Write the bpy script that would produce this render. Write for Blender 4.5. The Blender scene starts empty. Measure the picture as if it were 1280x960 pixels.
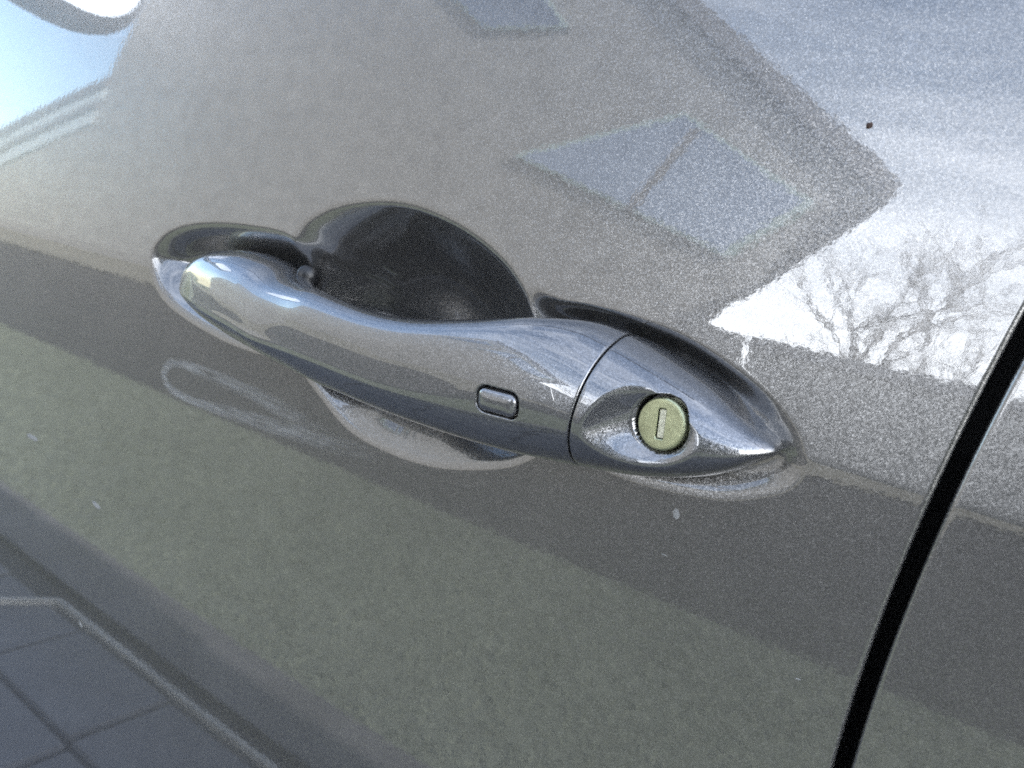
import bpy, bmesh, math, random
import numpy as np
from mathutils import Vector, Matrix

random.seed(4); rng = np.random.default_rng(4)
S = bpy.context.scene
COL = S.collection
H = 0.95                                   # height of the door handle above the ground
R = math.radians

# ------------------------------------------------------------------ camera
TH, PS, RO = R(16), R(34), R(5)
F = np.array([-math.sin(PS)*math.cos(TH), math.cos(PS)*math.cos(TH), -math.sin(TH)])
Rv = np.array([math.cos(PS), math.sin(PS), 0.0]); Uv = np.cross(Rv, F)
R2 = Rv*math.cos(RO)+Uv*math.sin(RO); U2 = -Rv*math.sin(RO)+Uv*math.cos(RO)
cam = bpy.data.objects.new('camera', bpy.data.cameras.new('camera')); COL.objects.link(cam)
M = Matrix((R2, U2, -F)).transposed().to_4x4()
M.translation = Vector(-0.27*F) + Vector((0, 0, H))
cam.matrix_world = M
cam.data.sensor_width = 36; cam.data.lens = 36*1000/1280
cam.data.clip_start = 0.005; cam.data.clip_end = 2000
cam.data.dof.use_dof = True; cam.data.dof.focus_distance = .27; cam.data.dof.aperture_fstop = 19
S.camera = cam

# ------------------------------------------------------------------ light
SUN_EL, SUN_AZ = R(26), R(68)             # azimuth from +Y towards +X: behind the car
sd = Vector((math.cos(SUN_EL)*math.sin(SUN_AZ), math.cos(SUN_EL)*math.cos(SUN_AZ), math.sin(SUN_EL)))
sun = bpy.data.objects.new('sun', bpy.data.lights.new('sun', 'SUN')); COL.objects.link(sun)
sun.data.energy = 4.0; sun.data.angle = R(0.5); sun.data.color = (1, 0.95, 0.87)
sun.rotation_euler = sd.to_track_quat('Z', 'Y').to_euler()
W = bpy.data.worlds.new('World'); S.world = W; W.use_nodes = True
nt = W.node_tree; nt.nodes.clear()
N = nt.nodes.new; L = nt.links.new
out = N('ShaderNodeOutputWorld'); bg = N('ShaderNodeBackground'); L(bg.outputs[0], out.inputs[0])
bg.inputs[1].default_value = 0.15
sky = N('ShaderNodeTexSky'); sky.sky_type = 'NISHITA'; sky.sun_disc = False
sky.sun_elevation = SUN_EL; sky.sun_rotation = SUN_AZ; sky.dust_density = 0.7; sky.altitude = 50
# thin high cloud drawn out in streaks
tc = N('ShaderNodeTexCoord'); mp = N('ShaderNodeMapping'); L(tc.outputs['Generated'], mp.inputs[0])
mp.inputs['Rotation'].default_value = (0, R(8), R(20)); mp.inputs['Scale'].default_value = (1.2, 2.0, 7.0)
nz = N('ShaderNodeTexNoise'); L(mp.outputs[0], nz.inputs[0]); nz.inputs['Scale'].default_value = 1.6
nz.inputs['Detail'].default_value = 9; nz.inputs['Roughness'].default_value = 0.58; nz.inputs['Distortion'].default_value = 0.5
cr = N('ShaderNodeValToRGB'); L(nz.outputs['Fac'], cr.inputs[0])
cr.color_ramp.elements[0].position = 0.40; cr.color_ramp.elements[1].position = 0.72
sx = N('ShaderNodeSeparateXYZ'); L(tc.outputs['Generated'], sx.inputs[0])
mr = N('ShaderNodeMapRange'); L(sx.outputs['Z'], mr.inputs[0])      # more cloud towards the horizon, as seen through more air
mr.inputs[1].default_value = 0.12; mr.inputs[2].default_value = 0.54; mr.inputs[3].default_value = 0.75; mr.inputs[4].default_value = 0.0
ad = N('ShaderNodeMath'); ad.operation = 'MULTIPLY_ADD'; L(cr.outputs[0], ad.inputs[0]); ad.inputs[1].default_value = 0.22; L(mr.outputs[0], ad.inputs[2]); ad.use_clamp = True
bank = N('ShaderNodeMapRange'); bank.interpolation_type = 'SMOOTHSTEP'; L(sx.outputs['X'], bank.inputs[0])      # the cloud bank ends over the far houses, clear blue beyond
bank.inputs[1].default_value = -.85; bank.inputs[2].default_value = -.5; bank.inputs[3].default_value = .0; bank.inputs[4].default_value = 1
am = N('ShaderNodeMath'); am.operation = 'MULTIPLY'; L(ad.outputs[0], am.inputs[0]); L(bank.outputs[0], am.inputs[1]); ad = am
mx = N('ShaderNodeMix'); mx.data_type = 'RGBA'; L(ad.outputs[0], mx.inputs[0]); L(sky.outputs[0], mx.inputs[6]); mx.inputs[7].default_value = (20.5, 21, 22, 1)
L(mx.outputs[2], bg.inputs[0])
S.view_settings.view_transform = 'Standard'; S.view_settings.look = 'None'
S.view_settings.gamma = 1; S.view_settings.use_curve_mapping = False
S.view_settings.exposure = 1.9
S.render.engine = 'CYCLES'
S.cycles.max_bounces = 8; S.cycles.glossy_bounces = 6; S.cycles.caustics_reflective = False; S.cycles.caustics_refractive = False
S.cycles.use_denoising = False
S.cycles.sample_clamp_indirect = 6

# ------------------------------------------------------------------ helpers
def obj(name, me, m=None, parent=None):
    o = bpy.data.objects.new(name, me); COL.objects.link(o)
    if m is not None and not me.materials: me.materials.append(m)
    if parent is not None: o.parent = parent
    return o
def tag(o, label=None, cat=None, group=None, kind=None):
    for k, v in (('label', label), ('category', cat), ('group', group), ('kind', kind)):
        if v: o[k] = v
    return o
def thing(name, label, cat, group=None, loc=(0, 0, 0)):
    o = bpy.data.objects.new(name, None); COL.objects.link(o); o.location = loc; o.empty_display_size = 0.05
    return tag(o, label, cat, group)
def mesh(name, verts, faces, smooth=True):
    me = bpy.data.meshes.new(name)
    me.from_pydata([tuple(map(float, v)) for v in verts], [], faces); me.validate()
    if smooth: me.polygons.foreach_set('use_smooth', [True]*len(me.polygons))
    me.update(); return me
def from_bm(name, bm, smooth=False):
    bmesh.ops.recalc_face_normals(bm, faces=bm.faces)
    me = bpy.data.meshes.new(name); bm.to_mesh(me); bm.free()
    if smooth: me.polygons.foreach_set('use_smooth', [True]*len(me.polygons))
    return me
def box(bm, x0, x1, y0, y1, z0, z1, bev=0.0):
    g = bmesh.ops.create_cube(bm, size=1.0)
    bmesh.ops.scale(bm, vec=(x1-x0, y1-y0, z1-z0), verts=g['verts'])
    bmesh.ops.translate(bm, vec=((x0+x1)/2, (y0+y1)/2, (z0+z1)/2), verts=g['verts'])
    if bev:
        es = list({e for v in g['verts'] for e in v.link_edges})
        bmesh.ops.bevel(bm, geom=es, offset=bev, segments=2, affect='EDGES')
def box_me(name, *a, **k):
    bm = bmesh.new(); box(bm, *a, **k); return from_bm(name, bm)
def prism(name, poly, y0, y1, dx=0.0):
    """polygon of (x, z) extruded from y0 to y1, the far end moved by dx"""
    bm = bmesh.new()
    a = [bm.verts.new((x, y0, z)) for x, z in poly]; b = [bm.verts.new((x+dx, y1, z)) for x, z in poly]
    bm.faces.new(a); bm.faces.new(b[::-1]); n = len(poly)
    for i in range(n): bm.faces.new((a[i], b[i], b[(i+1) % n], a[(i+1) % n]))
    return from_bm(name, bm)
def sstep(t): t = np.clip(t, 0, 1); return t*t*(3-2*t)
def catmull(P, n, closed=False, t=None):
    P = np.asarray(P, float); m = len(P)
    if t is None: t = np.linspace(0, m if closed else m-1, n, endpoint=not closed)
    i = np.floor(t).astype(int)
    if not closed: i = np.clip(i, 0, m-2)
    u = (t-i)[:, None]
    def g(k):
        if closed: return P[k % m]
        kk = np.clip(k, 0, m-1); q = P[kk]
        q = np.where((k < 0)[:, None], 2*P[0]-P[1], q); q = np.where((k > m-1)[:, None], 2*P[-1]-P[-2], q); return q
    a, b, c, d = g(i-1), g(i), g(i+1), g(i+2)
    return 0.5*(2*b+(c-a)*u+(2*a-5*b+4*c-d)*u**2+(3*b-a-3*c+d)*u**3)
def sdf(poly, X, Z):
    """signed distance to a closed polygon, positive inside"""
    P = np.asarray(poly); x = X.ravel(); z = Z.ravel(); D = np.full(x.shape, 1e9); ins = np.zeros(x.shape, bool)
    for i in range(len(P)):
        a = P[i]; b = P[(i+1) % len(P)]; e = b-a
        t = np.clip(((x-a[0])*e[0]+(z-a[1])*e[1])/(e@e), 0, 1)
        D = np.minimum(D, np.hypot(x-a[0]-t*e[0], z-a[1]-t*e[1]))
        c = (a[1] > z) != (b[1] > z)
        with np.errstate(divide='ignore', invalid='ignore'):
            ins ^= c & (x < (b[0]-a[0])*(z-a[1])/(b[1]-a[1]+1e-15)+a[0])
    return np.where(ins, D, -D).reshape(X.shape)

# ------------------------------------------------------------------ materials
def mat(name, col, rough=0.6, metal=0.0, noise=0.0, nscale=5.0, bump=0.0, bscale=40.0, coat=0.0, col2=None, spec=0.5):
    m = bpy.data.materials.new(name); m.use_nodes = True; t = m.node_tree; p = t.nodes['Principled BSDF']
    p.inputs['Base Color'].default_value = (*col, 1); p.inputs['Roughness'].default_value = rough; p.inputs['Metallic'].default_value = metal
    p.inputs['Coat Weight'].default_value = coat; p.inputs['Specular IOR Level'].default_value = spec
    c = t.nodes.new('ShaderNodeTexCoord')
    if noise or col2:
        n = t.nodes.new('ShaderNodeTexNoise'); n.inputs['Scale'].default_value = nscale; n.inputs['Detail'].default_value = 8; n.inputs['Roughness'].default_value = .62
        t.links.new(c.outputs['Object'], n.inputs[0])
        r = t.nodes.new('ShaderNodeValToRGB'); r.color_ramp.elements[0].position = .3; r.color_ramp.elements[1].position = .7
        c2 = col2 or tuple(min(1, v*(1+noise)) for v in col); c1 = col if col2 else tuple(v*(1-noise) for v in col)
        r.color_ramp.elements[0].color = (*c1, 1); r.color_ramp.elements[1].color = (*c2, 1)
        t.links.new(n.outputs['Fac'], r.inputs[0]); t.links.new(r.outputs[0], p.inputs['Base Color'])
    if bump:
        n = t.nodes.new('ShaderNodeTexNoise'); n.inputs['Scale'].default_value = bscale; n.inputs['Detail'].default_value = 6
        t.links.new(c.outputs['Object'], n.inputs[0]); b = t.nodes.new('ShaderNodeBump'); b.inputs['Strength'].default_value = bump
        b.inputs['Distance'].default_value = .02
        t.links.new(n.outputs['Fac'], b.inputs['Height']); t.links.new(b.outputs[0], p.inputs['Normal'])
    return m

def car_paint(name, base=(0.178, 0.173, 0.168), flake=3000.0, tilt=0.075, rough=0.31, peel=1.0, dust=1.0):
    """metal-flake base under a clear coat: every flake has a tone and a tilt of its own; the clear coat has a little orange peel"""
    m = bpy.data.materials.new(name); m.use_nodes = True; t = m.node_tree; p = t.nodes['Principled BSDF']; nn = t.nodes.new; ln = t.links.new
    tc = nn('ShaderNodeTexCoord'); geo = nn('ShaderNodeNewGeometry')
    v = nn('ShaderNodeTexVoronoi'); v.inputs['Scale'].default_value = flake; ln(tc.outputs['Object'], v.inputs['Vector'])
    sub = nn('ShaderNodeVectorMath'); sub.operation = 'SUBTRACT'; ln(v.outputs['Color'], sub.inputs[0]); sub.inputs[1].default_value = (.5, .5, .5)
    sc = nn('ShaderNodeVectorMath'); sc.operation = 'SCALE'; ln(sub.outputs[0], sc.inputs[0]); sc.inputs['Scale'].default_value = tilt*2
    ad = nn('ShaderNodeVectorMath'); ad.operation = 'ADD'; ln(geo.outputs['Normal'], ad.inputs[0]); ln(sc.outputs[0], ad.inputs[1])
    no = nn('ShaderNodeVectorMath'); no.operation = 'NORMALIZE'; ln(ad.outputs[0], no.inputs[0]); ln(no.outputs[0], p.inputs['Normal'])
    se = nn('ShaderNodeSeparateColor'); ln(v.outputs['Color'], se.inputs[0])
    r = nn('ShaderNodeValToRGB'); ln(se.outputs[0], r.inputs[0]); r.color_ramp.interpolation = 'LINEAR'
    e = r.color_ramp.elements; e[0].position = 0; e[0].color = (*[c*.74 for c in base], 1); e[1].position = .75; e[1].color = (*[c*1.05 for c in base], 1)
    k = e.new(1.0); k.color = (*[min(1, c*1.45) for c in base], 1)
    # faint film of dust, in soft uneven patches and as fine grains
    d1 = nn('ShaderNodeTexNoise'); d1.inputs['Scale'].default_value = 22; d1.inputs['Detail'].default_value = 10; d1.inputs['Roughness'].default_value = .7; ln(tc.outputs['Object'], d1.inputs[0])
    dm = nn('ShaderNodeMapRange'); ln(d1.outputs['Fac'], dm.inputs[0]); dm.inputs[1].default_value = .45; dm.inputs[2].default_value = .8; dm.inputs[3].default_value = 0; dm.inputs[4].default_value = .16*dust
    mixc = nn('ShaderNodeMix'); mixc.data_type = 'RGBA'; ln(dm.outputs[0], mixc.inputs[0]); ln(r.outputs[0], mixc.inputs[6]); mixc.inputs[7].default_value = (.36, .35, .33, 1)
    ln(mixc.outputs[2], p.inputs['Base Color'])
    p.inputs['Metallic'].default_value = .82; p.inputs['Roughness'].default_value = rough
    p.inputs['Coat Weight'].default_value = 1; p.inputs['Coat Roughness'].default_value = .018; p.inputs['Coat IOR'].default_value = 1.85
    # orange peel
    n = nn('ShaderNodeTexNoise'); n.inputs['Scale'].default_value = 420; n.inputs['Detail'].default_value = 2; ln(tc.outputs['Object'], n.inputs[0])
    b = nn('ShaderNodeBump'); b.inputs['Strength'].default_value = .008*peel; b.inputs['Distance'].default_value = .001; ln(n.outputs['Fac'], b.inputs['Height'])
    ln(b.outputs[0], p.inputs['Coat Normal'])
    return m

PAINT = car_paint('grey_metallic_paint')
HPAINT = car_paint('grey_metallic_paint_on_plastic', base=(.178, .178, .182), flake=3000, tilt=.08, rough=.33, peel=.4, dust=.5)
BLACK = mat('black_rubber', (.006, .006, .007), .75)
PLASTIC = mat('black_plastic', (.012, .012, .013), .38, noise=.3, nscale=300, bump=.05, bscale=900)
LOCKM = mat('worn_lock_metal', (.44, .46, .29), .36, .9, noise=.2, nscale=260, bump=.04, bscale=700)
SLOTM = mat('slot_shutter_metal', (.62, .62, .5), .42, .8, noise=.25, nscale=900)
RINGM = mat('dark_lock_rim', (.015, .015, .017), .4, .3)

# ------------------------------------------------------------------ the door skin: outward offset as a function of (x, z)
mm = lambda P: np.array(P, float)/1000
WELL = catmull(mm([(-213.7, 11.4), (-207.9, 21.5), (-193.5, 28.5), (-172.2, 32.8), (-145.9, 34.8), (-121.0, 34.2), (-108.0, 27.0), (-105.0, 6), (-118, -12), (-140.0, -15.0), (-172.3, -11.7), (-201.2, -3.8)]), 90, True)
BOWL = catmull(mm([(-115.5, 34.0), (-109.4, 41.1), (-97.0, 47.5), (-80.3, 51.6), (-62.1, 52.9), (-44.2, 50.8), (-26.8, 45.9), (-11.4, 38.5), (-1.3, 30.0), (4.6, 22.5), (15.2, 6.3), (18.4, -11.8), (7.6, -23.7), (-8.4, -30.7), (-29.7, -36.0), (-53.8, -36.6), (-73.8, -33.2), (-91.2, -23.3), (-104.0, -14.0), (-123.0, 8.0), (-120.5, 27.0)]), 120, True)
BC = (-.048, .003); _b = BOWL-np.array(BC); _a = np.arctan2(_b[:, 1], _b[:, 0]); _o = np.argsort(_a); _r = np.hypot(_b[:, 0], _b[:, 1])[_o]; _a = _a[_o]
BA = np.concatenate([_a-2*np.pi, _a, _a+2*np.pi]); BR = np.tile(_r, 3)
GROOVE = catmull(mm([(-2.7, 29.2), (13.3, 29.0), (30.8, 28.9), (55.6, 25.9), (76.9, 18.1), (89.9, 10.6), (96.0, 3.3), (95.7, -3.6), (90.7, -8.7), (79.0, -14.0), (64.6, -16.6), (48, -17.5), (33, -15.5), (18, -9.0)]), 90, True)
def zcrease(x): return np.interp(x, [-.8, -.2, -.1, 0, .1, .15, .8], [.0125, .0108, .0086, .0055, .0027, .0007, -.028])
hh = np.linspace(-.9, .6, 6001)
def off_table(w):
    t = np.where(hh > 0, R(10)+hh/2.5, R(5)+hh/6.0); s = sstep((hh+w)/(2*w))
    t = (R(5)+np.minimum(hh, 0)/6)*(1-s)+(R(10)+np.maximum(hh, 0)/2.5)*s
    o = -np.concatenate([[0], np.cumsum((np.tan(t[1:])+np.tan(t[:-1]))/2*np.diff(hh))])
    return o-np.interp(0, hh, o)
T1, T2 = off_table(.0014), off_table(.0045)
def skin(X, Z):
    h = Z-zcrease(X); k = sstep((X+.20)/.25)
    o = np.interp(h, hh, T2)*(1-k)+np.interp(h, hh, T1)*k
    return o-X**2/80
def recess(X, Z):
    d = np.zeros(X.shape); m = (X > -.26) & (X < .14) & (Z > -.08) & (Z < .09)
    x, z = X[m], Z[m]
    a = sdf(WELL, x, z); b = sdf(BOWL, x, z); c = sdf(GROOVE, x, z)
    da = .0120*sstep((a+.002)/.0180); dc = (.0022+.0056*sstep((z-.35*(x-.03)+.012)/.016))*sstep((c+.0022)/.0090)*sstep((x+.004)/.026)
    # bowl: radial from a centre behind the grip, steep above, shallower along the lower lip
    dx_, dz_ = x-BC[0], z-BC[1]; ph = np.arctan2(dz_, dx_); rb = np.interp(ph, BA, BR)
    rho = np.hypot(dx_, dz_)/rb; up_ = sstep((np.sin(ph)+.88)/.62); dd = .0150+.0190*up_
    db = np.clip(1-rho**1.7, 0, 1)*(.027+(dd-.027)*sstep(rho/.55)); db = np.sqrt(db**2+.0016**2)-.0016+.0010*sstep((b+.0025)/.005)
    db = db*(1+1.0*(1-sstep((x+.112)/.065))*np.clip((.032-z)/.05, -.5, .66)*sstep((z+.012)/.018))     # the hinge end leans over
    pw = 2.4; d[m] = (np.maximum(da, 0)**pw+np.maximum(dc, 0)**pw+np.maximum(db, 0)**pw)**(1/pw)      # the three hollows run into one another
    return d
GP = np.polyfit([-.080, -.037, 0, .0267, .05], [.1221, .1252, .1287, .1339, .1385], 2)
def gapL(z): return np.polyval(GP, np.clip(z, -.09, .06))+np.where(z > .06, (z-.06)*.2, 0)+np.where(z < -.09, (z+.09)*.07, 0)
def spaced(segs):
    out_ = []
    for a, b, st in segs: out_ += list(np.arange(a, b-1e-9, st))
    out_.append(segs[-1][1]); return np.array(out_)
def tex_grid(name, u, zz, xfun, fold_at, fold_dir, parent, paint):
    nu, nz_ = len(u), len(zz)
    Zg, Ug = np.meshgrid(zz, u, indexing='ij')
    X = xfun(Ug, Zg)
    O = skin(X, Zg)-recess(X, Zg)
    cols = [np.stack([X[:, i], -O[:, i], Zg[:, i]+H], 1) for i in range(nu)]
    # rolled edge towards the shut line, then a return flange into the gap
    r_ = .0016; ex, eo, ez = X[:, fold_at], O[:, fold_at], Zg[:, fold_at]; fl = []
    for a in np.linspace(15, 90, 6): fl.append(np.stack([ex+fold_dir*r_*math.sin(R(a)), -(eo-r_*(1-math.cos(R(a)))), ez+H], 1))
    for dpt in (.006, .022): fl.append(np.stack([ex+fold_dir*r_, -(eo-r_-dpt), ez+H], 1))
    cols = cols+fl if fold_dir > 0 else fl[::-1]+cols
    V = np.stack(cols, 1); n = V.shape[1]
    idx = np.arange(nz_*n).reshape(nz_, n)
    q = np.stack([idx[:-1, :-1], idx[:-1, 1:], idx[1:, 1:], idx[1:, :-1]], -1).reshape(-1, 4)
    me = bpy.data.meshes.new(name); me.vertices.add(nz_*n); me.vertices.foreach_set('co', V.reshape(-1).astype(np.float32))
    me.loops.add(q.size); me.loops.foreach_set('vertex_index', q.reshape(-1).astype(np.int32))
    me.polygons.add(len(q)); me.polygons.foreach_set('loop_start', np.arange(0, q.size, 4, dtype=np.int32))
    me.update(calc_edges=True); me.polygons.foreach_set('use_smooth', [True]*len(q)); me.update()
    return obj(name, me, paint, parent)

car = thing('car', 'grey metallic car seen close at one door with its pull handle and key lock', 'car')
zz = spaced([(-.62, -.45, .01), (-.45, -.08, .005), (-.08, -.045, .0015), (-.045, .060, .0007), (.060, .09, .0015), (.09, .24, .005)])
uu = spaced([(-.95, -.46, .02), (-.46, -.24, .005), (-.24, -.217, .0015), (-.217, .100, .0008), (.100, .118, .0012), (.118, .1295, .00075)])
def xf(Ug, Zg): return Ug+(gapL(Zg)-.0016-.1295)*sstep((Ug-.095)/.0345)
door = tex_grid('door', uu, zz, xf, -1, 1, car, PAINT); door['label'] = 'grey door carrying the recessed handle'
u2 = spaced([(0, .02, .00075), (.02, .10, .004), (.10, .8, .03)])
z2 = spaced([(-.62, -.45, .01), (-.45, -.02, .004), (-.02, .015, .0007), (.015, .24, .005)])
def xf2(Ug, Zg): return gapL(Zg)+.0042+.0016+Ug
tex_grid('door', u2, z2, xf2, 0, -1, car, PAINT)['label'] = 'plain grey door edge across the dark shut line'

# ------------------------------------------------------------------ handle: grip and cap from one run of sections
#          x     ztop  zbot  out  back
ST = mm([(-188, 7.5, 3.5, -3, -12), (-187, 10.0, 0, 0.0, -13), (-183, 13, -2.5, 5.0, -14), (-174, 18, -7, 10.0, -15), (-160, 23, -11.7, 15.0, -15), (-142, 25.0, -15, 18.5, -15), (-125, 23.8, -16.5, 21.0, -14.0), (-110.0, 20.5, -16.7, 23.0, -10.0), (-95.0, 19.4, -16.4, 24.0, -1.0), (-80.0, 19.3, -15.9, 25.5, 7.0), (-65.0, 18.3, -15.8, 26.5, 10.0), (-48.0, 17.7, -16.3, 27.5, 11.5), (-30.0, 18.8, -17.0, 28.0, 11.0), (-8.0, 22.6, -17.5, 28.0, 9.0), (12.0, 26.8, -17.9, 27.5, 4.0), (28.0, 27.6, -18.3, 26.6, -6.0), (43.0, 24.4, -17.7, 25.0, -13.0), (57.0, 20.2, -15.9, 22.5, -14.0), (70.0, 15.5, -12.3, 18.0, -14.0), (80.0, 10.3, -7.5, 13.0, -14.0), (86.0, 7, -3, 8.5, -14.0), (89.6, 5, -.3, 3.5, -14.0), (91.0, 2.9, 1.9, -1.0, -13.0)])
UNIT = [(0, .45), (0, .22), (.12, .05), (.35, 0), (.64, .085), (.855, .215), (.98, .335), (1, .395), (.99, .47), (.955, .66), (.895, .83), (.76, .945), (.46, 1.0), (.16, .975), (.02, .83), (0, .65)]
NS = 260
SEC = catmull(UNIT, NS, True)
UNIT2 = [(0, .45), (0, .22), (.12, .05), (.35, 0), (.62, .05), (.82, .16), (.94, .30), (.99, .44), (.98, .57), (.925, .71), (.81, .84), (.62, .945), (.38, 1.0), (.15, .965), (.02, .82), (0, .65)]
SEC2 = catmull(UNIT2, NS, True)       # rounder, for the lock end and cap
def section(x): k = sstep((x+.030)/.065); return SEC*(1-k)+SEC2*k
tt = np.linspace(0, len(ST)-1, 4000); dense = catmull(ST, 0, t=tt)
SEAM = .0388
def station(x):
    i = np.searchsorted(dense[:, 0], x); i = np.clip(i, 1, len(dense)-1)
    a, b = dense[i-1], dense[i]; k = 0 if b[0] == a[0] else np.clip((x-a[0])/(b[0]-a[0]), 0, 1)
    return a+(b-a)*k
def shear(x): return .13*sstep((x+.02)/.05)*(1-sstep((x-.05)/.04))
def ring(x, inset=0.0, xs=None):
    _, zt, zb, oo, ob = station(x if xs is None else xs)
    zc_, zh = (zt+zb)/2, max((zt-zb)/2-inset, 1e-5); oc, oh = (oo+ob)/2, max((oo-ob)/2-inset, 1e-5)
    sec = section(x)
    o = oc+(2*sec[:, 0]-1)*oh; z = zc_+(2*sec[:, 1]-1)*zh
    return np.stack([x+shear(x)*(z-.008), -o, z], 1)
dx = np.diff(dense[:, 0]); monot = dense[np.concatenate([[True], dx > 1e-7])]
def loft(name, rings, parent, m, edit=None):
    V = np.stack(rings); 
    if edit: V = edit(V)
    a, n = V.shape[:2]; idx = np.arange(a*n).reshape(a, n); nx = np.roll(idx, -1, 1)
    q = np.stack([idx[:-1], idx[1:], nx[1:], nx[:-1]], -1).reshape(-1, 4)
    V = V.reshape(-1, 3)+np.array([0, 0, H])
    fs = q.tolist()+[idx[0].tolist(), idx[-1][::-1].tolist()]
    me = mesh(name, V, fs); bm = bmesh.new(); bm.from_mesh(me); bmesh.ops.recalc_face_normals(bm, faces=bm.faces); bm.to_mesh(me); bm.free()
    me.polygons.foreach_set('use_smooth', [True]*len(me.polygons))
    return obj(name, me, m, parent)
# outer surface of the handle at (x, z): offset and normal
def handle_out(x, z):
    x0 = x-shear(x)*(z-.008); _, zt, zb, oo, ob = station(x0); w = (z-zb)/(zt-zb)
    sec = section(x0); fr = sec[(sec[:, 0] > .36)]; fr = fr[np.argsort(fr[:, 1])]
    return ob+(oo-ob)*np.interp(w, fr[:, 1], fr[:, 0])
def handle_normal(x, z, e=.0012):
    gx = (handle_out(x+e, z)-handle_out(x-e, z))/(2*e); gz = (handle_out(x, z+e)-handle_out(x, z-e))/(2*e)
    return Vector((-gx, -1, -gz)).normalized()

BTN = (.0134, .0024); BTN_W, BTN_H, BTN_R = .0076, .0043, .0032      # half sizes, corner radius
def rbox(x, z, hw, hh_, r): 
    qx = abs(x)-hw+r; qz = abs(z)-hh_+r
    return np.minimum(np.maximum(qx, qz), 0)+np.hypot(np.maximum(qx, 0), np.maximum(qz, 0))-r
def button_pocket(V):
    f = V[..., 1] < -.014
    d = rbox(V[..., 0]-BTN[0], V[..., 2]-BTN[1], BTN_W, BTN_H, BTN_R)
    V[..., 1] += f*.0026*sstep((-d+.0002)/.0007)
    return V
gx = list(monot[(monot[:, 0] < -.150)][::10, 0])+list(np.arange(-.150, .004, .0012))+list(np.arange(.004, .023, .0003))+list(np.arange(.023, SEAM-.0014, .0008))
rings = [ring(x) for x in gx]
for x, i in ((SEAM-.0012, 0), (SEAM-.0007, .00006), (SEAM-.00042, .0002), (SEAM-.0003, .0005), (SEAM-.0003, .004)): rings.append(ring(x, i))
grip = loft('pull_handle', rings, door, HPAINT, button_pocket)

LC = np.array([.0612, .0056]); LR = .0085                           # lock centre and hole radius
TEAR = catmull(mm([(41.0, -0.0), (44.2, 8.7), (49.6, 14.2), (57.3, 17.9), (64.9, 19.0), (70.7, 16.9), (73.4, 11.3), (73.5, 4.6), (71.2, -0.9), (65.5, -5.6), (57.1, -7.0), (47.1, -5.3)]), 200, True)
tang = np.arctan2(TEAR[:, 1]-LC[1], TEAR[:, 0]-LC[0]); trad = np.hypot(TEAR[:, 0]-LC[0], TEAR[:, 1]-LC[1])
so = np.argsort(tang); tang, trad = tang[so], trad[so]
LOCK_O = .0150                                                      # offset of the lock face
def dish(V):
    f = V[..., 1] < -.006
    x = V[..., 0]-LC[0]; z = V[..., 2]-LC[1]; r = np.hypot(x, z); a = np.arctan2(z, x)
    ro = np.interp(a, np.concatenate([tang-2*np.pi, tang, tang+2*np.pi]), np.tile(trad, 3))
    k = np.clip((ro+.0008-r)/(ro+.0008-LR), 0, 1)
    kk = np.maximum(k-.06, 0)/.94; g = np.where(k < .15, k*k/.30, k-.075)/.925    # small rounded rim, then a straight fall to the lock
    g = np.minimum(1, g*1.10)
    floor_ = -(LOCK_O+.0002)
    y = V[..., 1]; y2 = y+np.maximum(floor_-y, 0)*g
    y2 = np.where(r < LR, np.maximum(y2, -(LOCK_O-.006)), y2)
    V[..., 1] = np.where(f, y2, y)
    return V
cx = list(np.arange(SEAM+.0015, .077, .00028))+list(np.arange(.077, .086, .0005))
tail = monot[monot[:, 0] > .086]; cx += list(tail[::10, 0])
rings = [ring(SEAM+.0003, .004), ring(SEAM+.0003, .0005), ring(SEAM+.00042, .0002), ring(SEAM+.0007, .00006)]+[ring(x) for x in cx]
cap = loft('handle_cap', rings, door, HPAINT, dish)

# button on the grip
bm = bmesh.new(); nb = 48; prev = None
nrm = handle_normal(*BTN); zax = nrm; xax = Vector((1, 0, 0)); xax = (xax-zax*xax.dot(zax)).normalized(); yax = zax.cross(xax)
cen = Vector((BTN[0], -handle_out(*BTN), BTN[1]+H))
loops = []
for lv, (ins, hgt) in enumerate([(.0008, -.0022), (.0008, -.0005), (.00095, .0), (.0014, .00045), (.0022, .00085), (.0032, .00105), (.0041, .0011)]):
    vs = []
    hw, hb = BTN_W-ins, BTN_H-ins; rr = max(BTN_R-ins, .0006)
    hw, hb = max(hw, rr+.0001), max(hb, rr+.0001)
    for i in range(nb):
        a = 2*math.pi*i/nb; ca, sa = math.cos(a), math.sin(a)
        px = math.copysign(hw-rr, ca)+rr*ca; pz = math.copysign(hb-rr, sa)+rr*sa
        q = cen+xax*px+yax*pz+zax*hgt
        vs.append(bm.verts.new(q))
    loops.append(vs)
for a, b in zip(loops, loops[1:]):
    for i in range(nb): bm.faces.new((a[i], a[(i+1) % nb], b[(i+1) % nb], b[i]))
bm.faces.new(loops[-1])
obj('lock_button', from_bm('lock_button', bm, True), HPAINT, door)['label'] = 'small oval grey button set flush in the handle'

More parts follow.
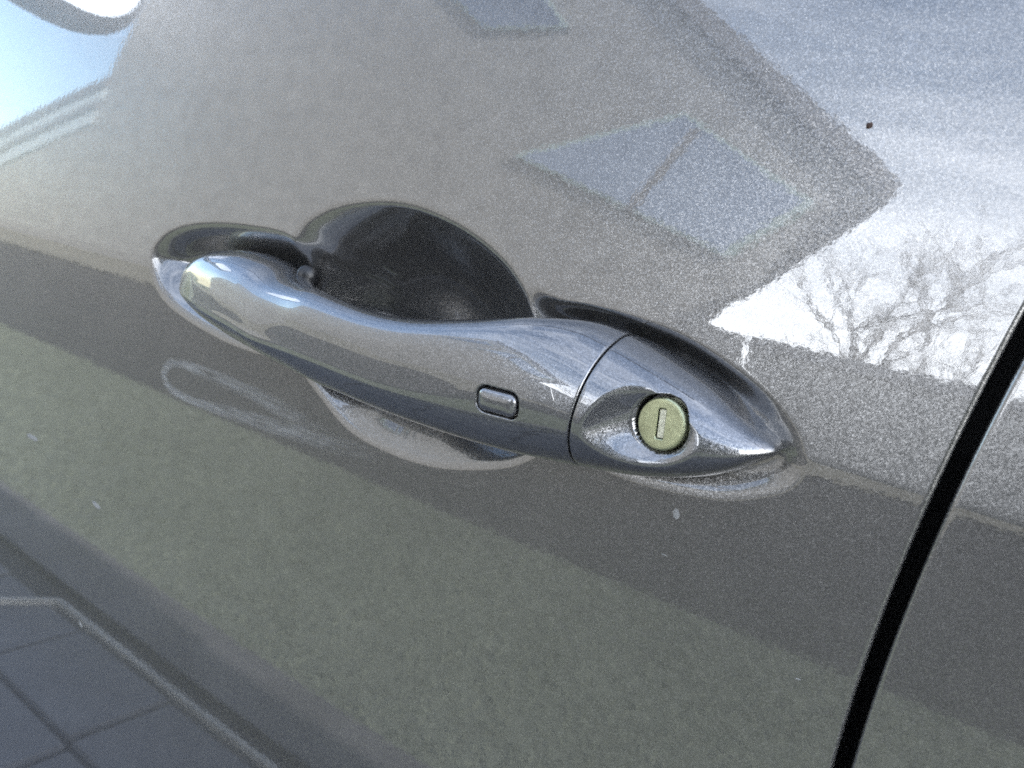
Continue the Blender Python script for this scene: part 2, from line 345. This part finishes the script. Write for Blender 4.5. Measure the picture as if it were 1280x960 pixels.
# hinge plug at the inner left end of the grip
def tube(bm, pts, rad, n=12, cap_=True):
    P = [Vector(p) for p in pts]; L_ = []
    for i, p in enumerate(P):
        d = (P[min(i+1, len(P)-1)]-P[max(i-1, 0)]).normalized(); a = d.orthogonal().normalized(); b = d.cross(a); r = rad[i] if hasattr(rad, '__len__') else rad
        L_.append([bm.verts.new(p+(a*math.cos(2*math.pi*k/n)+b*math.sin(2*math.pi*k/n))*r) for k in range(n)])
    for u, v in zip(L_, L_[1:]):
        # keep the rings in step when the frame turns
        j = min(range(n), key=lambda s: sum((u[k].co-v[(k+s) % n].co).length for k in range(0, n, 3)))
        for k in range(n): bm.faces.new((u[k], u[(k+1) % n], v[(k+1+j) % n], v[(k+j) % n]))
    if cap_: bm.faces.new(L_[0]); bm.faces.new(L_[-1])
bm = bmesh.new()
tube(bm, [(-.1130, .010, H+.0175), (-.1095, .0060, H+.0195), (-.1065, .0030, H+.0205), (-.1058, .0024, H+.0207), (-.1054, .0020, H+.0208)], [.0042, .0042, .0040, .0032, .0012], 20)
obj('hinge_plug', from_bm('hinge_plug', bm, True), PLASTIC, door)['label'] = 'black plastic plug where the handle pivots'

# lock: rim, cylinder face, key slot
def lock_frame():
    n = Vector((-.10, -1, .16)).normalized(); z = n; y = Vector((-.10, 0, 1)); y = (y-z*y.dot(z)).normalized(); x = y.cross(z)
    m4 = Matrix((x, y, z)).transposed().to_4x4(); m4.translation = Vector((LC[0], -LOCK_O, LC[1]+H)); return m4
LF = lock_frame()
def lathe(bm, prof, n=64, close=True):
    L_ = [[bm.verts.new((r*math.cos(2*math.pi*k/n), r*math.sin(2*math.pi*k/n), z)) for k in range(n)] for r, z in prof]
    for u, v in zip(L_, L_[1:]):
        for k in range(n): bm.faces.new((u[k], u[(k+1) % n], v[(k+1) % n], v[k]))
    return L_
bm = bmesh.new(); L_ = lathe(bm, [(.0089, -.008), (.0089, -.0018), (.0088, -.0015), (.0087, -.0014), (.0086, -.0017), (.0085, -.008)])
bmesh.ops.transform(bm, matrix=LF, verts=bm.verts)
obj('lock_rim', from_bm('lock_rim', bm, True), RINGM, door)
# face with a rectangular opening for the shuttered slot
sw, sh, rf = .00135, .0043, .0075
bm = bmesh.new(); n = 64
def pt(k, r, z): a = 2*math.pi*(k+.5)/n; return (r*math.cos(a), r*math.sin(a), z)
def sq(k, s=1.0):
    a = 2*math.pi*(k+.5)/n; c, s_ = math.cos(a), math.sin(a); t_ = min(sw*s/abs(c) if c else 9, sh*s/abs(s_) if s_ else 9); return c*t_, s_*t_
rows = []
rows.append([bm.verts.new(pt(k, rf, -.008)) for k in range(n)]); rows.append([bm.verts.new(pt(k, rf, -.0007)) for k in range(n)])
rows.append([bm.verts.new(pt(k, rf-.00012, -.0003)) for k in range(n)]); rows.append([bm.verts.new(pt(k, rf-.0005, -.00005)) for k in range(n)]); rows.append([bm.verts.new(pt(k, rf-.0011, 0)) for k in range(n)])
rows.append([bm.verts.new((*sq(k, 1.06), 0)) for k in range(n)]); rows.append([bm.verts.new((*sq(k, 1), -.0002)) for k in range(n)]); rows.append([bm.verts.new((*sq(k, 1), -.0012)) for k in range(n)])
for u, v in zip(rows, rows[1:]):
    for k in range(n): bm.faces.new((u[k], u[(k+1) % n], v[(k+1) % n], v[k]))
bmesh.ops.transform(bm, matrix=LF, verts=bm.verts)
me = from_bm('lock_cylinder', bm, False)
obj('lock_cylinder', me, LOCKM, door)['label'] = 'round pale olive metal lock face'
bm = bmesh.new(); box(bm, -sw*.80, sw*.80, -sh*.94, sh*.94, -.003, -.0007, .00015)
bmesh.ops.transform(bm, matrix=LF, verts=bm.verts)
obj('key_slot', from_bm('key_slot', bm), SLOTM, door)['label'] = 'narrow upright key slot closed by a pale metal shutter'

# ------------------------------------------------------------------ the car body behind the doors
prof = [(.05, .22), (.05, .95), (.10, 1.16), (.36, 1.54), (.50, 1.60), (1.35, 1.60), (1.6, 1.2), (1.7, .9), (1.7, .22)]
bm = bmesh.new()
A = [bm.verts.new((-2.6, y, z)) for y, z in prof]; B = [bm.verts.new((5.0, y, z)) for y, z in prof]
bm.faces.new(A); bm.faces.new(B[::-1])
for i in range(len(prof)): bm.faces.new((A[i], B[i], B[(i+1) % len(prof)], A[(i+1) % len(prof)]))
obj('body', from_bm('body', bm), BLACK, car)['label'] = 'black door frame showing as a line in the shut gap'
glass = mat('dark_window_glass', (.01, .011, .012), .03)
def slab4(name, q, th, m, par):
    q = [Vector(p) for p in q]; nn_ = (q[1]-q[0]).cross(q[3]-q[0]).normalized()*th; bm = bmesh.new()
    a = [bm.verts.new(p) for p in q]; b = [bm.verts.new(p+nn_) for p in q]; bm.faces.new(a); bm.faces.new(b[::-1])
    for i in range(4): bm.faces.new((a[i], b[i], b[(i+1) % 4], a[(i+1) % 4]))
    return obj(name, from_bm(name, bm), m, par)
slab4('side_window', [(-.9, .052, 1.195), (.13, .052, 1.195), (.13, .32, 1.50), (-.55, .32, 1.50)], .004, glass, car)
slab4('side_window', [(.22, .052, 1.195), (.95, .052, 1.195), (.85, .32, 1.50), (.22, .32, 1.50)], .004, glass, car)

# outside mirror ahead of the handle: seen only as a reflection at the top left
bm = bmesh.new(); rows = []
for i in range(17):
    a = math.pi*i/16-math.pi/2; row = []
    for k in range(32):
        b = 2*math.pi*k/32; sp = lambda v, e: math.copysign(abs(v)**e, v); ca = max(math.cos(a), 0)**.7
        row.append(bm.verts.new((-.79+.085*math.sin(a)*(1 if a < 0 else .35), -.125+.105*ca*sp(math.cos(b), .75), H+.335+.080*ca*sp(math.sin(b), .75))))
    rows.append(row)
for u, v in zip(rows, rows[1:]):
    for k in range(32): bm.faces.new((u[k], u[(k+1) % 32], v[(k+1) % 32], v[k]))
mir = obj('side_mirror', from_bm('side_mirror', bm, True), PLASTIC, car)
bm = bmesh.new(); vs = []
for k in range(40):
    b = 2*math.pi*k/40; sp = lambda v, e: math.copysign(abs(v)**e, v)
    vs.append((-.125+.086*sp(math.cos(b), .75), H+.335+.062*sp(math.sin(b), .75)))
bm2 = [bm.verts.new((-.757, y_, z_)) for y_, z_ in vs]; bm3 = [bm.verts.new((-.770, y_, z_)) for y_, z_ in vs]
bm.faces.new(bm2); bm.faces.new(bm3[::-1])
for k in range(40): bm.faces.new((bm2[k], bm3[k], bm3[(k+1) % 40], bm2[(k+1) % 40]))
obj('mirror_glass', from_bm('mirror_glass', bm), mat('mirror_silver', (.85, .87, .9), .01, 1.0), mir)
bm = bmesh.new(); tube(bm, [(-.79, .10, H+.25), (-.79, -.02, H+.265), (-.79, -.08, H+.285)], [.03, .026, .022], 16)
obj('mirror_arm', from_bm('mirror_arm', bm, True), PLASTIC, mir)

# ------------------------------------------------------------------ small marks on the door and one painted reflection
DIRT = mat('brown_dirt', (.05, .028, .02), .8)
DRY = mat('dried_water_spot', (.26, .26, .255), .7)
def on_skin(x, z, lift=0.0):
    o = float(skin(np.array([x]), np.array([z]))[0]-recess(np.array([x]), np.array([z]))[0]); return Vector((x, -o-lift, z+H))
def blob(name, x, z, rx, rz, th, m, lab, cat, grp=None, seed=0):
    rnd = random.Random(seed); bm = bmesh.new(); n = 14; c = bm.verts.new(on_skin(x, z, th)); ring_ = []; rim = []
    ph = rnd.random()*6
    for k in range(n):
        a = 2*math.pi*k/n; f = 1+.22*math.sin(2*a+ph)+.25*(rnd.random()-.5)
        ring_.append(bm.verts.new(on_skin(x+rx*f*.6*math.cos(a), z+rz*f*.6*math.sin(a), th*.8)))
        rim.append(bm.verts.new(on_skin(x+rx*f*math.cos(a), z+rz*f*math.sin(a), -.00003)))
    for k in range(n):
        bm.faces.new((c, ring_[k], ring_[(k+1) % n])); bm.faces.new((ring_[k], rim[k], rim[(k+1) % n], ring_[(k+1) % n]))
    return tag(obj(name, from_bm(name, bm, True), m), lab, cat, grp)
blob('dirt_speck', .0935, .0893, .00075, .0011, .0005, DIRT, 'brown speck of dirt stuck high on the grey door above the lock', 'dirt', None, 3)
blob('water_spot', .0649, -.0250, .0013, .0015, .00012, DRY, 'pale dried spot on the door just under the key lock', 'water spot', None, 5)

blob('water_spot', -.3311, -.1095, .0060, .0022, .00010, DRY, 'flat pale spot low on the door, farthest from the handle', 'water spot', None, 8)
blob('water_spot', -.2592, -.1284, .0042, .0020, .00010, DRY, 'long pale spot low on the door over the mirrored grass', 'water spot', None, 12)
blob('water_spot', -.2770, -.2086, .0018, .0018, .00010, DRY, 'small round pale spot below the handle, over the mirrored paving', 'water spot', None, 9)
blob('scratch', .0636, -.0387, .0011, .00022, .00005, DRY, 'short fine scratch on the door well below the key lock', 'scratch', None, 21)
blob('scratch', .1084, -.0599, .0010, .00026, .00005, DRY, 'short fine scratch on the door close to the dark shut line', 'scratch', None, 22)
PAINTED_REFL = bpy.data.materials.new('painted_reflection_streak'); PAINTED_REFL.use_nodes = True; t = PAINTED_REFL.node_tree; p = t.nodes['Principled BSDF']  # streak of reflected light painted as a thin pale see-through ribbon
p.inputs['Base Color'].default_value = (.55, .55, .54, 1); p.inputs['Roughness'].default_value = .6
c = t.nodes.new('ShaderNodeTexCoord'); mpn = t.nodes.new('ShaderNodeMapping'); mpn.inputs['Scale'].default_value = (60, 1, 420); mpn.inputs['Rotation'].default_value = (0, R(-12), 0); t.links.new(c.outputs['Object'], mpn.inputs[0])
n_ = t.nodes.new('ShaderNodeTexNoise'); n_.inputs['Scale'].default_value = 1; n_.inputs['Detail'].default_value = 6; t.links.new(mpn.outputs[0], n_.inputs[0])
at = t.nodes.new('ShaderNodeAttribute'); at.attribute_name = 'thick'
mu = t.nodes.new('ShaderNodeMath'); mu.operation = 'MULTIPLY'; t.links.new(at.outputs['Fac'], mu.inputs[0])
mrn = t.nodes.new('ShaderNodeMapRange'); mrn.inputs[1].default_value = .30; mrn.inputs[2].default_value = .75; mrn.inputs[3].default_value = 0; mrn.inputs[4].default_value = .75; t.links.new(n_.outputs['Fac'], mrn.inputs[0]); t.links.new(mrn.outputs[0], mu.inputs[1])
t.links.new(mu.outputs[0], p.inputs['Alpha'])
def painted_reflection(path, wid, thick):
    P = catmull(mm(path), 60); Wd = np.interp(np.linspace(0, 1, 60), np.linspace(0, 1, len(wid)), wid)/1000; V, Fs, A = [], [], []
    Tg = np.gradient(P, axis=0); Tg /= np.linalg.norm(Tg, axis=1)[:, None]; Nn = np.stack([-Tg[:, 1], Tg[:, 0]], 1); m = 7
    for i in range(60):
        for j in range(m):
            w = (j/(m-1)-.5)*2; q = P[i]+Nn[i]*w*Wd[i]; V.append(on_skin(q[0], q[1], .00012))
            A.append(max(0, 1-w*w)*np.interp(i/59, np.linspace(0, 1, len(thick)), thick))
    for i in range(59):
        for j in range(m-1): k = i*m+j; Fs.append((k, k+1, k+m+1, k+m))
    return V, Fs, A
V1, F1, A1 = painted_reflection([(-79.6, -41.0), (-103.8, -38.4), (-135.5, -34.6), (-164.1, -33.6), (-185.9, -33.1), (-195, -35.5), (-199, -41.1), (-193.2, -47.0), (-176, -48.6), (-163.1, -48.1), (-123.8, -46.0), (-79.6, -43.4), (-53.2, -41.6)], [2, 4.5, 4.2, 3.4, 2.6, 2.8, 3.2, 2.8, 2.2, 3.0, 4.2, 4.4, 3], [0, .4, .55, .6, .6, .8, .8, .8, .75, .7, .55, .35, 0])
me = mesh('painted_reflection', V1, F1); me.attributes.new('thick', 'FLOAT', 'POINT').data.foreach_set('value', np.array(A1, np.float32))
tag(obj('painted_reflection', me, PAINTED_REFL), 'pale looping painted reflection on the door below the left end of the handle', 'painted_reflection')

# ------------------------------------------------------------------ what the paint mirrors: the ground
ASPH = mat('asphalt', (.028, .028, .031), .85, noise=.35, nscale=3, bump=.3, bscale=60)
PAVE = mat('concrete_pavement', (.22, .21, .17), .85, noise=.25, nscale=1.5)
SOIL = mat('verge_soil', (.150, .168, .132), .9, noise=.22, nscale=1.1)
SLAB = mat('grey_paving_slab', (.13, .135, .15), .75, noise=.25, nscale=4, bump=.2, bscale=50)
KERB = mat('pale_concrete_edging', (.42, .42, .40), .8, noise=.2, nscale=6)
def sheet(name, x0, x1, y0, y1, z, m):
    return tag(obj(name, mesh(name, [(x0, y0, z), (x1, y0, z), (x1, y1, z), (x0, y1, z)], [(0, 1, 2, 3)], False), m), kind='structure')
sheet('ground', -400, 400, -400, 400, -.06, mat('field_ground', (.08, .09, .05), .95, noise=.3, nscale=.05))
sheet('road', -120, 120, -5.6, -2.2, -.02, ASPH)
sheet('pavement', -120, 120, -8.6, -5.6, .0, PAVE)
sheet('grass_verge', -120, 120, -2.2, -.90, -.004, SOIL)
# paving under the car: slabs laid with open joints
slab_bed = sheet('parking_bay', -5, 4, -.72, 2.4, -.03, mat('joint_sand', (.03, .03, .03), .95))
sme = box_me('slab', 0, .342, 0, .222, -.05, 0, bev=.005); sme.materials.append(SLAB)
for row in range(9):
    for c in range(15):
        x = -4.25+.35*c+(.012 if row % 2 else 0); y = -.655+.23*row-.095*(row > 99)
        o = obj('slab', sme, None, slab_bed); o.location = (x, y+.02, random.uniform(-.003, .003)); o.rotation_euler = (random.gauss(0, .004), random.gauss(0, .004), random.gauss(0, .004))
kme = box_me('kerb_stone', 0, .999, -.007, .008, -.10, .012, bev=.003); kme.materials.append(KERB)
for i in range(4):
    k = obj('kerb_stone', kme, None, slab_bed); k.location = (-1.60+i*1.0, -.655, random.uniform(-.003, .003))
k = obj('kerb_stone', kme, None, slab_bed); k.location = (-1.60, -.655, .001); k.rotation_euler = (0, 0, R(122))
sheet('edging_strip', -6, 8, -.90, -.72, -.001, mat('edging_tarmac', (.10, .10, .11), .85, noise=.3, nscale=5))
# grass blades on the verge
gb = []; gf = []
for i in range(60000):
    x = rng.uniform(-7, 2.5); yy = rng.uniform(-2.2, -.9); a = rng.uniform(0, 6.28); h = rng.uniform(.006, .020); w = rng.uniform(.002, .004); l = rng.uniform(-.03, .03, 2); k = len(gb)
    gb += [(x-w*math.cos(a), yy-w*math.sin(a), -.004), (x+w*math.cos(a), yy+w*math.sin(a), -.004), (x+l[0], yy+l[1], h)]; gf.append((k, k+1, k+2))
tag(obj('grass', mesh('grass', gb, gf, False), mat('grass_blades', (.125, .148, .112), .7, col2=(.165, .188, .145), nscale=1.2)), 'short green grass on the verge mirrored low in the door paint', 'grass', kind='stuff')

# ------------------------------------------------------------------ what the paint mirrors: house, garage and bare tree over the road
BRICK = mat('grey_render', (.235, .23, .222), .85, noise=.3, nscale=3)
SLATE = mat('dark_slate', (.14, .135, .14), .7, noise=.3, nscale=6)
PANE = mat('window_pane', (.20, .245, .32), .06, .8)
FRM = mat('pale_green_frame', (.34, .44, .42), .5)
WHITE = mat('grey_board', (.36, .40, .42), .6)
house = thing('gabled_house', 'grey house with a steep gable and slanted glazing, mirrored in the door paint', 'house', loc=(-9, -8, 0))
def inw(o): o.matrix_parent_inverse = Matrix.Translation((9, 8, 0)); return o
front = [(-17.2, 0), (-17.2, 7.9), (-14, 8.6), (-6.65, 8.9), (-1.26, 4.38), (-1.96, 4.06), (-2.25, 3.45), (-2.45, 2.95), (-2.85, 2.75), (-2.8, 2.45), (-2.35, 2.38), (-2.3, 0)]
inw(obj('wall', prism('wall', front, -8, -14, -3.0), BRICK, house))
inw(obj('roof_verge', prism('roof_verge', [(-6.9, 9.05), (-6.65, 9.1), (-1.2, 4.45), (-1.3, 4.22), (-6.65, 8.78)], -7.85, -14.2, -3.2), SLATE, house))
def win(quad, mull=None):
    fr = inw(obj('window', prism('window', quad, -7.90, -8.05), FRM, house))
    c = np.mean(quad, 0); inner = [tuple(c+(np.array(p)-c)*.93) for p in quad]
    obj('pane', prism('pane', inner, -7.885, -7.95), PANE, fr)
    if mull:
        (a, b), (c_, d) = mull; w = .06
        obj('mullion', prism('mullion', [(a-w, b), (a+w, b), (c_+w, d), (c_-w, d)], -7.87, -7.90), SLATE, fr)
win([(-5.95, 4.37), (-3.80, 5.22), (-2.05, 4.13), (-2.78, 3.31)], ((-4.10, 3.72), (-3.57, 4.98)))
win([(-8.6, 7.5), (-7.25, 6.51), (-5.85, 6.52), (-6.9, 7.6)])
garage = thing('garage', 'flat roofed grey garage beside the gabled house, mirrored right of the lock', 'garage', loc=(1, -8, 0))
for nm, q, m, y0, y1 in (('wall', [(-2.29, 0), (-2.29, 2.26), (4.5, 2.05), (4.5, 0)], BRICK, -8.0, -12), ('roof', [(-2.29, 2.262), (-2.29, 2.40), (4.6, 2.2), (4.6, 2.055)], SLATE, -7.9, -12.1)):
    o = obj(nm, prism(nm, q, y0, y1), m, garage); o.matrix_parent_inverse = Matrix.Translation((-1, 8, 0))
lean = thing('terrace_house', 'low far house with a striped sloping roof edge, mirrored at the left of the door', 'house', loc=(-20, -8, 0))
def edge(nm, dz, th, m, y):
    up = [(-24, 2.6), (-21.7, 3.55), (-20, 4.3), (-18.4, 4.95), (-17.0, 5.5)]
    o = obj(nm, prism(nm, [(x, z+dz) for x, z in up]+[(x, z+dz-th) for x, z in up[::-1]], y, -14), m, lean); o.matrix_parent_inverse = Matrix.Translation((20, 8, 0))
edge('roof', 0, .28, SLATE, -7.9); edge('gutter', -.30, .30, WHITE, -7.95); edge('fascia', -.62, .22, SLATE, -7.9); edge('soffit', -.86, .36, WHITE, -7.95)
o = obj('wall', prism('wall', [(-24, 0), (-24, 1.3), (-21.7, 2.3), (-17.25, 4.2), (-17.25, 0)], -8, -14), BRICK, lean); o.matrix_parent_inverse = Matrix.Translation((20, 8, 0))

# tall dark evergreens added out of view to darken the hollow behind the grip
ADDED_LEAVES = mat('added_hedge_leaves', (.014, .022, .012), .7, col2=(.035, .045, .022), nscale=3)
added_hedge = thing('added_hedge', 'tall dark evergreens added past the garage to darken the hollow behind the handle', 'added_hedge', loc=(4.5, -6.6, 0))
obj('added_hedge_stems', box_me('added_hedge_stems', -3.1, 3.2, -.45, .35, 0, 4.4), ADDED_LEAVES, added_hedge)
hv, hf = [], []
for i in range(9000):
    p_ = np.array([rng.uniform(-3.3, 3.4), rng.choice([-.5, .42])+rng.normal(0, .09), rng.uniform(.05, 4.6+rng.normal(0, .12))])
    if rng.random() < .3: p_ = np.array([rng.uniform(-3.3, 3.4), rng.uniform(-.5, .45), 4.4+abs(rng.normal(0, .2))])
    if rng.random() < .12: p_[0] = rng.choice([-3.15, 3.25])+rng.normal(0, .1); p_[1] = rng.uniform(-.5, .45)
    a_, b_ = rng.normal(0, .07, 3), rng.normal(0, .05, 3); k = len(hv); hv += [p_-a_, p_+b_, p_+a_, p_-b_]; hf.append((k, k+1, k+2, k+3))
obj('added_hedge_foliage', mesh('added_hedge_foliage', hv, hf, False), ADDED_LEAVES, added_hedge)['kind'] = 'stuff'

# bare tree: trunk with limbs, crown of twigs
BARK = mat('tree_bark', (.12, .10, .075), .9, noise=.3, nscale=8)
tree = thing('bare_tree', 'bare branched tree behind the garage, mirrored as pale streaks in the paint', 'tree', loc=(-1.2, -12.5, 0))
bmt, bmc = bmesh.new(), bmesh.new(); trnd = random.Random(11)
def branch(p, d, ln_, r, lv):
    pts = [p]; q = p.copy(); dd = d.copy(); k = 4 if lv < 3 else 3
    for i in range(k):
        dd = (dd+Vector((trnd.gauss(0, .16), trnd.gauss(0, .16), trnd.gauss(0, .12)+.03))).normalized(); q = q+dd*ln_/k; pts.append(q.copy())
    tube(bmt if lv < 2 else bmc, pts, [r*(1-.55*i/k) for i in range(k+1)], 8 if lv < 2 else 4, False)
    if lv >= 6: return
    for c in range(4 if lv < 4 else 2):
        t_ = trnd.uniform(.35, 1); b = pts[min(k, int(t_*k)+1)] if c else pts[-1]
        nd = (dd+Vector((trnd.gauss(0, .55), trnd.gauss(0, .55), trnd.gauss(0.1, .4)))).normalized()
        branch(b, nd, ln_*trnd.uniform(.55, .75), max(r*.55, .006), lv+1)
branch(Vector((0, 0, 0)), Vector((0, 0, 1)), 2.4, .13, 0)
obj('trunk', from_bm('trunk', bmt, True), BARK, tree); obj('crown', from_bm('crown', bmc, True), BARK, tree)
